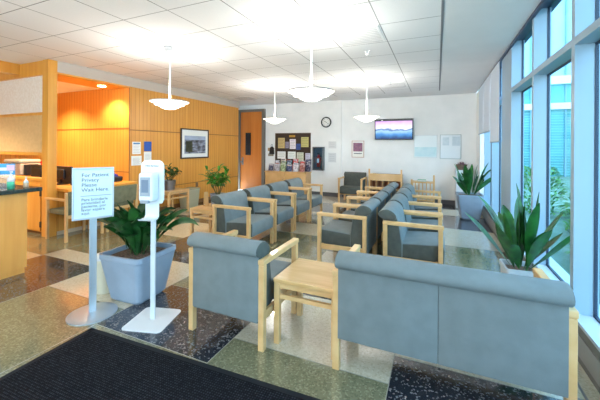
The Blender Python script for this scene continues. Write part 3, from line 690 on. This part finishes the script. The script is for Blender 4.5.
# fire extinguisher cabinet
t = empty('fire_extinguisher', (-3.16, 8.60, .84), 0, 'red fire extinguisher hanging inside the grey wall cabinet', 'fire extinguisher')
MB().lathe([(.05, 0), (.055, .01), (.055, .27), (.03, .33), (.02, .35)], n=20).build('cylinder', M['red'], t, smooth=True)
MB().box(-.05, .03, -.01, .01, .37, .40).box(-.015, .015, -.015, .015, .35, .38).build('valve_handle', M['black'], t); MB().cyl((.03, 0, .37), (.06, -.01, .2), .008).build('hose', M['black'], t)
B('tag_label', M['paper'], t, -.03, .03, -.057, -.05, .12, .24)
t = empty('extinguisher_cabinet', (-3.16, 8.655, .74), 0, 'grey metal wall cabinet with a glass front holding the fire extinguisher', 'wall cabinet')
m = MB().box(-.165, .165, -.13, 0, 0, .03).box(-.165, .165, -.13, 0, .65, .68).box(-.165, -.135, -.13, 0, 0, .68).box(.135, .165, -.13, 0, 0, .68).box(-.165, .165, -.012, 0, 0, .68)
m.build('case', plain('cabinet_grey', (96, 104, 112), .4), t); B('glass_front', M['tint'], t, -.135, .135, -.128, -.124, .03, .65)
# notices on the pilaster and back wall
def sheet(x0, x1, z0, z1, y, label, grp=None, m=None, name='notice'):
    w = (x1-x0)/2; t = empty(name, ((x0+x1)/2, y, z0), 0, label, 'notice', grp)
    B('sheet', m or M['paper'], t, -w, w, -.006, 0, 0, z1-z0)
    k = MB(); n = max(2, int((z1-z0)/.05))
    for i in range(1, n): k.box(-w*.7, w*.6, -.007, -.006, i*(z1-z0)/n, i*(z1-z0)/n+.006)
    k.build('print_lines', plain('grey_print', (172, 176, 182), .8), t); return t
sheet(-2.88, -2.65, 1.38, 1.58, 8.655, 'white framed notice on the pilaster below the clock, upper of two', m=plain('notice_grey', (214, 216, 218), .5)); sheet(-2.88, -2.65, .98, 1.25, 8.655, 'white framed notice on the pilaster beside the extinguisher cabinet, lower of two', m=plain('notice_grey2', (214, 216, 218), .5))
sheet(-4.90, -4.68, 1.28, 1.38, 8.7, 'small tan wooden plaque right of the door, upper of two', m=plain('plaque', (170, 138, 96), .5), name='wall_plaque'); sheet(-4.89, -4.70, 1.12, 1.20, 8.7, 'small grey plaque right of the door, lower of two', m=plain('plaque2', (150, 136, 110), .5), name='wall_plaque')
t = empty('hanging_bag', (-4.745, 8.69, 1.24), 0, 'small dark pouch hanging on a hook beside the notice board', 'bag')
MB().prism([(-.09, -.06), (.09, -.06), (.065, .14), (.02, .18), (-.02, .18), (-.065, .14)], 'y', -.04, -.005).build('pouch', M['black'], t, bevel=.008)
m = MB()
for k in range(10):
    a, b = R(180*k/10), R(180*(k+1)/10); m.cyl((.035*math.cos(a), -.02, .15+.1*math.sin(a)), (.035*math.cos(b), -.02, .15+.1*math.sin(b)), .005, 6)
m.build('strap', M['black'], t)
# notice board
t = empty('notice_board', (-4.03, 8.7, .87), 0, 'dark brown notice board covered with leaflets right of the door', 'notice board')
B('board', M['cork'], t, -.585, .585, -.02, 0, 0, .96); m = MB().box(-.6, .6, -.03, 0, .945, .965).box(-.6, -.585, -.03, 0, 0, .96).box(.585, .6, -.03, 0, 0, .96); m.build('frame', plain('board_frame', (92, 72, 54), .5), t)
papers = [(-.50, -.27, .50, .82, (206, 178, 120), 'cream leaflet'), (-.25, -.13, .50, .70, (150, 140, 160), 'mauve card'), (-.10, .10, .48, .78, (236, 228, 236), 'white leaflet with a purple line'), (.12, .26, .46, .64, (60, 84, 150), 'blue leaflet'), (.28, .52, .54, .84, (196, 190, 120), 'yellow-green leaflet'),
 (-.12, .08, .84, .90, (198, 150, 60), 'orange strip'), (-.52, -.24, .18, .40, (236, 234, 230), 'white sheet'), (-.16, .10, .18, .40, (238, 238, 234), 'white sheet'), (.14, .36, .10, .38, (216, 220, 196), 'pale green sheet'), (.42, .58, .02, .36, (204, 204, 224), 'lilac sheet'), (-.56, -.46, .02, .12, (180, 140, 80), 'tan card'), (-.22, -.06, .06, .16, (150, 60, 50), 'dark red card')]
for i, (a, b, c, d_, rgb, lab) in enumerate(papers):
    p_ = B('leaflet', plain('leaflet_%d' % i, rgb, .7), t, a, b, -.026, -.02, c, d_); p_['label'] = lab
    k = MB(); n = max(2, int((d_-c)/.045))
    for q in range(1, n): k.box(a+.02, b-.02-(.03 if q % 2 else 0), -.027, -.0262, c+q*(d_-c)/n, c+q*(d_-c)/n+.008)
    k.build('print_lines', plain('ink_%d' % i, tuple(int(v*.6) for v in rgb), .8), p_)
# leaflet cabinet under it
t = empty('leaflet_cabinet', (-4.08, 8.42, 0), 0, 'light wood cabinet with two doors under the notice board', 'cabinet')
B('body', M['wood'], t, -.66, .66, -.16, .26, .06, .66); B('plinth', M['honeyd'], t, -.64, .64, -.13, .25, 0, .06); B('top', M['wood'], t, -.68, .68, -.18, .27, .66, .69, bevel=.004)
for s in (-1, 1):
    d = B('door', M['woodtop'], t, (-.645 if s < 0 else .01), (-.01 if s < 0 else .645), -.178, -.162, .08, .64, bevel=.003); B('knob', M['metal'], d, s*.06-.01, s*.06+.01, -.2, -.178, .45, .47, bevel=.004)
mc = [(92, 96, 120), (190, 186, 196), (150, 170, 130), (72, 84, 128), (220, 214, 220), (176, 110, 100), (120, 120, 130), (226, 204, 190), (96, 130, 150), (200, 60, 60), (210, 212, 220), (60, 60, 90)]
ml = ['dark slate', 'pale lilac', 'sage green', 'navy', 'white', 'brick red', 'mid grey', 'peach', 'teal', 'bright red', 'silver grey', 'indigo']
k = 0
for row, (z, y, n, x0) in enumerate(((.692, 8.38, 6, -4.62), (.692, 8.52, 6, -4.50))):
    for i in range(n):
        x = x0+i*.205; hgt = .21+.05*(k % 3) if row == 0 else .32+.05*(k % 2)
        t = empty('magazine', (x, y, z), R(-3+k % 5), '%s magazine standing in the %s row on top of the leaflet cabinet' % (ml[k], 'front' if row == 0 else 'back'), 'magazine', 'magazines on the leaflet cabinet')
        mm = Matrix.Rotation(R(-12), 4, 'X')
        MB().box(-.085, .085, -.004, .004, 0, hgt, mm).build('cover', artmat('cover_%d' % k, [tuple(int(v*.55) for v in mc[k]), mc[k], (230, 228, 232)], (16, 16, 16)), t)
        MB().box(-.07, .05, -.006, -.004, hgt-.05, hgt-.02, mm).build('title_band', plain('title_%d' % k, mc[(k+4) % 12], .6), t); k += 1
# wooden rack by the back wall, and the spindle one
t = empty('magazine_rack', (-1.22, 8.38, 0), 0, 'wooden magazine rack with open slots against the back wall beside the dimmed armchair', 'rack')
for s in (-1, 1): B('post', M['wood'], t, s*.40-.02, s*.40+.02, -.16, -.12, 0, .86, bevel=.004); B('side_panel', M['woodtop'], t, s*.40-.012, s*.40+.012, -.12, .2, .05, .72)
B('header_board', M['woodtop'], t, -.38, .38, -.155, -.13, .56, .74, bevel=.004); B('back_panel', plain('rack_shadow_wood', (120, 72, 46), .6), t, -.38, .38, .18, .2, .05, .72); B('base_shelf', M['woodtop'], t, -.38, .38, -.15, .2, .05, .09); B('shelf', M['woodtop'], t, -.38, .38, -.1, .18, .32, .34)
for k in range(4): B('divider', M['woodtop'], t, -.235+k*.155, -.222+k*.155, -.13, .18, .09, .58)
t = empty('spindle_rack', (-.32, 8.30, 0), 0, 'low wooden rack with vertical spindles against the back wall behind the centre chairs', 'rack')
for s in (-1, 1): B('post', M['wood'], t, s*.25-.02, s*.25+.02, -.14, -.1, 0, (.76 if s > 0 else .64), bevel=.004); B('rear_post', M['wood'], t, s*.25-.02, s*.25+.02, .14, .18, 0, .60, bevel=.004)
for z in (.12, .56): B('rail', M['wood'], t, -.23, .23, -.135, -.105, z, z+.03)
for k in range(5): B('spindle', M['wood'], t, -.18+k*.085, -.158+k*.085, -.13, -.11, .15, .56)
B('shelf', M['woodtop'], t, -.24, .24, -.1, .16, .12, .14); B('top_shelf', M['woodtop'], t, -.24, .24, -.1, .16, .565, .59)
t = empty('book', (-.34, 8.26, .596), 0, 'green book lying on the spindle rack', 'book'); B('cover', M['green'], t, -.10, .09, -.07, .07, 0, .04, bevel=.003); B('pages', M['paper'], t, -.095, .088, -.072, -.069, .006, .034)
# white cabinet in the corner
t = empty('drawer_cabinet', (.57, 8.46, 0), 0, 'tall narrow white drawer cabinet in the corner by the far windows', 'cabinet')
B('body', M['plastic'], t, -.16, .16, -.18, .22, 0, .87, bevel=.004); B('top', M['plastic'], t, -.17, .17, -.19, .225, .87, .895, bevel=.004)
for k in range(4): d = B('drawer', M['plastic'], t, -.145, .145, -.192, -.178, .05+k*.2, .235+k*.2, bevel=.003); B('handle', plain('green_tab', (70, 120, 80), .5) if k == 3 else M['plasticg'], d, -.04, .04, -.2, -.19, .14+k*.2, .155+k*.2)
t = empty('basket', (.53, 8.40, .896), 0, 'small brown woven basket of dried flowers on top of the white cabinet', 'basket')
MB().lathe([(.09, 0), (.125, .13), (.115, .13), (.08, .01)], n=18).build('basket_body', noisy('wicker', (96, 76, 62), (130, 106, 88), (40, 40, 40), .8), t)
g = MB(); rn = random.Random(2)
for i in range(26): g.leaf((rn.uniform(-.05, .05), rn.uniform(-.05, .05), .02), rn.uniform(0, 6.3), .18, .035, rn.uniform(.8, 1.5), .3, seg=3)
g.build('dried_flowers', plain('dried', (120, 84, 96), .9), t)
# papers on the panelled wall (facing +x)
def wsheet(y0, y1, z0, z1, m, label, hd=None):
    w = (y1-y0)/2; t = empty('notice', (-5.5, (y0+y1)/2, z0), R(90), label, 'notice'); h = z1-z0
    B('sheet', m, t, -w, w, -.006, 0, 0, h); k = MB()
    for i in range(1, 7): k.box(-w*.75, w*(.5+.2*(i % 2)), -.0072, -.006, i*h/8, i*h/8+.006)
    k.build('print_lines', plain('wline', (180, 170, 170), .8) if m is not M['blue'] else plain('wline2', (80, 120, 200), .8), t)
    if hd: B('header_band', hd, t, -w*.8, w*.8, -.0074, -.006, h*.82, h*.92)
wsheet(4.35, 4.54, 1.255, 1.50, M['paper'], 'white notice with a blue header on the panelled wall, upper left of four', plain('blue_header', (30, 110, 170), .6))
wsheet(4.33, 4.56, 1.03, 1.22, M['paper'], 'plain white notice on the panelled wall, lower left of four')
wsheet(4.62, 4.80, 1.31, 1.51, M['blue'], 'blue notice on the panelled wall, upper right of four')
wsheet(4.62, 4.80, 1.08, 1.30, M['paper'], 'white notice under the blue one, partly behind the sanitizer dispenser', None)
t = empty('wall_outlet', (-5.5, 6.17, .40), R(90), 'brown electrical outlet low on the panelled wall', 'outlet'); B('plate', plain('outlet_brown', (150, 120, 88), .5), t, -.04, .04, -.008, 0, 0, .12, bevel=.003); B('sockets', plain('outlet_dark', (110, 84, 60), .5), t, -.018, .018, -.011, -.008, .02, .10, bevel=.002)
t = empty('table_tent', (-3.37, 3.99, .476), R(-12), 'small wooden tent card on the left side table', 'sign'); MB().prism([(-.022, 0), (.0, .22), (.006, .22), (.028, 0), (.020, 0), (.003, .19), (-.014, 0)], 'y', -.035, .035).build('card', M['wood'], t); B('card_face', M['paper'], t, .0, .001, -.03, .03, .02, .03)

# ------------------------------------------------------------------ ceiling fixtures
lights = []
def pendant(x, y, zr=2.03):
    t = empty('pendant_light', (x, y, zr), 0)
    MB().lathe([(.001, .72), (.03, .72), (.03, .705), (.001, .70)], n=24).build('canopy', M['lampw'], t)
    MB().cyl((0, 0, -.02), (0, 0, .70), .011, 10).build('stem', M['lampw'], t)
    MB().lathe([(.25, 0), (.254, .006), (.245, .004), (.15, -.034), (.15, -.040), (.245, -.004)], n=48, cap=False).build('upper_dish', M['glow'], t, smooth=True)
    MB().lathe([(.195, -.040), (.199, -.034), (.19, -.036), (.10, -.070), (.10, -.076), (.19, -.044)], n=48, cap=False).build('middle_dish', M['glow'], t, smooth=True)
    MB().lathe([(.12, -.075), (.122, -.07), (.115, -.078), (.07, -.100), (.001, -.108)], n=48, cap=False).build('lower_bowl', M['glow'], t, smooth=True)
    m = MB()
    for r, z in ((.252, .001), (.198, -.039), (.122, -.074)): m.lathe([(r, z-.008), (r+.006, z), (r, z+.008), (r-.003, z)], n=48, cap=False)
    m.build('rim_rings', M['rim'], t)  # grey rims that also stand in for the shadow under each tier
    return t
pp = pendant(-3.37, 3.24)
labs = ['three-tier white pendant lamp nearest the panelled wall and the camera', 'largest three-tier white pendant lamp, hanging at the centre of the view', 'small-looking far pendant lamp hanging in front of the door wall', 'far pendant lamp hanging left of the television']
spots = [(-3.37, 3.24), (-1.27, 3.20), (-3.27, 6.1), (-1.29, 6.24)]
hidden = [(-3.37, .3), (-1.27, .3), (-3.37, -2.6), (-1.27, -2.6)]
for i, (x, y) in enumerate(spots+hidden):
    o = pp if i == 0 else copy_tree(pp); o.location = (x, y, 2.03)
    tag(o, labs[i] if i < 4 else 'white pendant lamp behind the camera position', 'pendant lamp', 'pendant lamps in view' if i < 4 else 'pendant lamps behind the camera')
    ld = bpy.data.lights.new('pendant_bulb', 'POINT'); ld.energy = 18; ld.color = (1, .95, .86); ld.shadow_soft_size = .07
    lo = bpy.data.objects.new('pendant_bulb', ld); lo.location = (x, y, 2.16); col.objects.link(lo)
def spot(x, y, z, e, c, size=110):
    ld = bpy.data.lights.new('down_beam', 'SPOT'); ld.energy = e; ld.color = c; ld.spot_size = R(size); ld.spot_blend = .7; ld.shadow_soft_size = .05
    lo = bpy.data.objects.new('down_beam', ld); lo.location = (x, y, z); col.objects.link(lo)
spot(-5.84, 3.96, 2.535, 100, (1, .8, .5), 130)
spot(-7.2, 3.6, 2.56, 110, (1, .82, .55), 130)
spot(-7.2, 1.2, 2.7, 240, (1, .86, .66), 130)  # added spot without a fixture, brightens the reception
for i, (x, y, w, d, l) in enumerate(((-.875, 3.715, .28, .27, 'square ceiling grille tile nearest the camera, right of the central pendant'), (-.875, 6.92, .28, .27, 'square ceiling grille tile near the television'), (-4.87, 7.35, .28, .27, 'square ceiling grille tile in the corner above the door'))):
    t = empty('ceiling_vent', (x, y, 2.738), 0, l, 'ceiling vent', 'ceiling vents')
    B('frame', M['gypsum'], t, -w, w, -d, d, .004, .014); m = MB()
    for k in range(9): m.box(-w+.03, w-.03, -d+.04+k*.055, -d+.07+k*.055, 0, .005)
    m.build('louvres', plain('vent_grey', (190, 192, 196), .6), t)
t = empty('smoke_detector', (-3.30, 3.14, 2.67), 0, 'round grey-white smoke detector on the ceiling above the pendant nearest the panelled wall', 'smoke detector')
MB().lathe([(.03, 0), (.045, .012), (.05, .05), (.062, .055), (.062, .08)], n=28).build('housing', plain('detector_grey', (170, 172, 176), .6), t)
MB().lathe([(.02, -.004), (.03, 0), (.001, 0)], n=16).build('sensor', M['metal'], t)
for i, (x, y, l) in enumerate(((-.89, 4.33, 'small sprinkler head in the ceiling nearest the camera'), (-.875, 6.6, 'small sprinkler head in the far ceiling before the back wall'))):
    t = empty('sprinkler_head', (x, y, 2.70), 0, l, 'sprinkler', 'ceiling sprinklers'); MB().lathe([(.035, .05), (.035, .042), (.012, .04), (.012, .015)], n=16).build('escutcheon', M['silver'], t); MB().lathe([(.02, .0), (.02, .006), (.004, .008), (.004, .02)], n=12).build('deflector', M['metal'], t)

# ------------------------------------------------------------------ light
w = bpy.data.worlds.new('world'); bpy.context.scene.world = w; w.use_nodes = True
nt = w.node_tree; N = nt.nodes; L = nt.links; bg = N['Background']
tc = N.new('ShaderNodeTexCoord'); s = N.new('ShaderNodeSeparateXYZ'); L.new(tc.outputs['Generated'], s.inputs[0])
r = N.new('ShaderNodeValToRGB'); e = r.color_ramp.elements; e[0].position = .0; e[0].color = (.72, .90, 1, 1); e[1].position = .6; e[1].color = (.48, .76, .98, 1)
L.new(s.outputs[2], r.inputs[0]); L.new(r.outputs[0], bg.inputs[0]); bg.inputs[1].default_value = 3.2

# ------------------------------------------------------------------ camera
cam = bpy.data.cameras.new('camera'); co = bpy.data.objects.new('camera', cam); col.objects.link(co)
cam.sensor_width = 36; cam.lens = 314.5/600*36; cam.shift_y = -(200-146.4)/600; cam.clip_start = .05; cam.clip_end = 200
co.matrix_world = Matrix.Translation((0, 0, 1.43)) @ Matrix.Rotation(.4116, 4, 'Z') @ Matrix.Rotation(R(90), 4, 'X') @ Matrix.Rotation(-.0065*-1, 4, 'Z')
sc_ = bpy.context.scene; sc_.camera = co
vs = sc_.view_settings; sc_.display_settings.display_device = 'sRGB'; vs.view_transform = 'Standard'; vs.look = 'None'; vs.exposure = 1.13; vs.gamma = 1; vs.use_curve_mapping = False
sc_.cycles.max_bounces = 10; sc_.cycles.diffuse_bounces = 5; sc_.cycles.transparent_max_bounces = 12; sc_.cycles.sample_clamp_indirect = 6; sc_.cycles.use_denoising = True
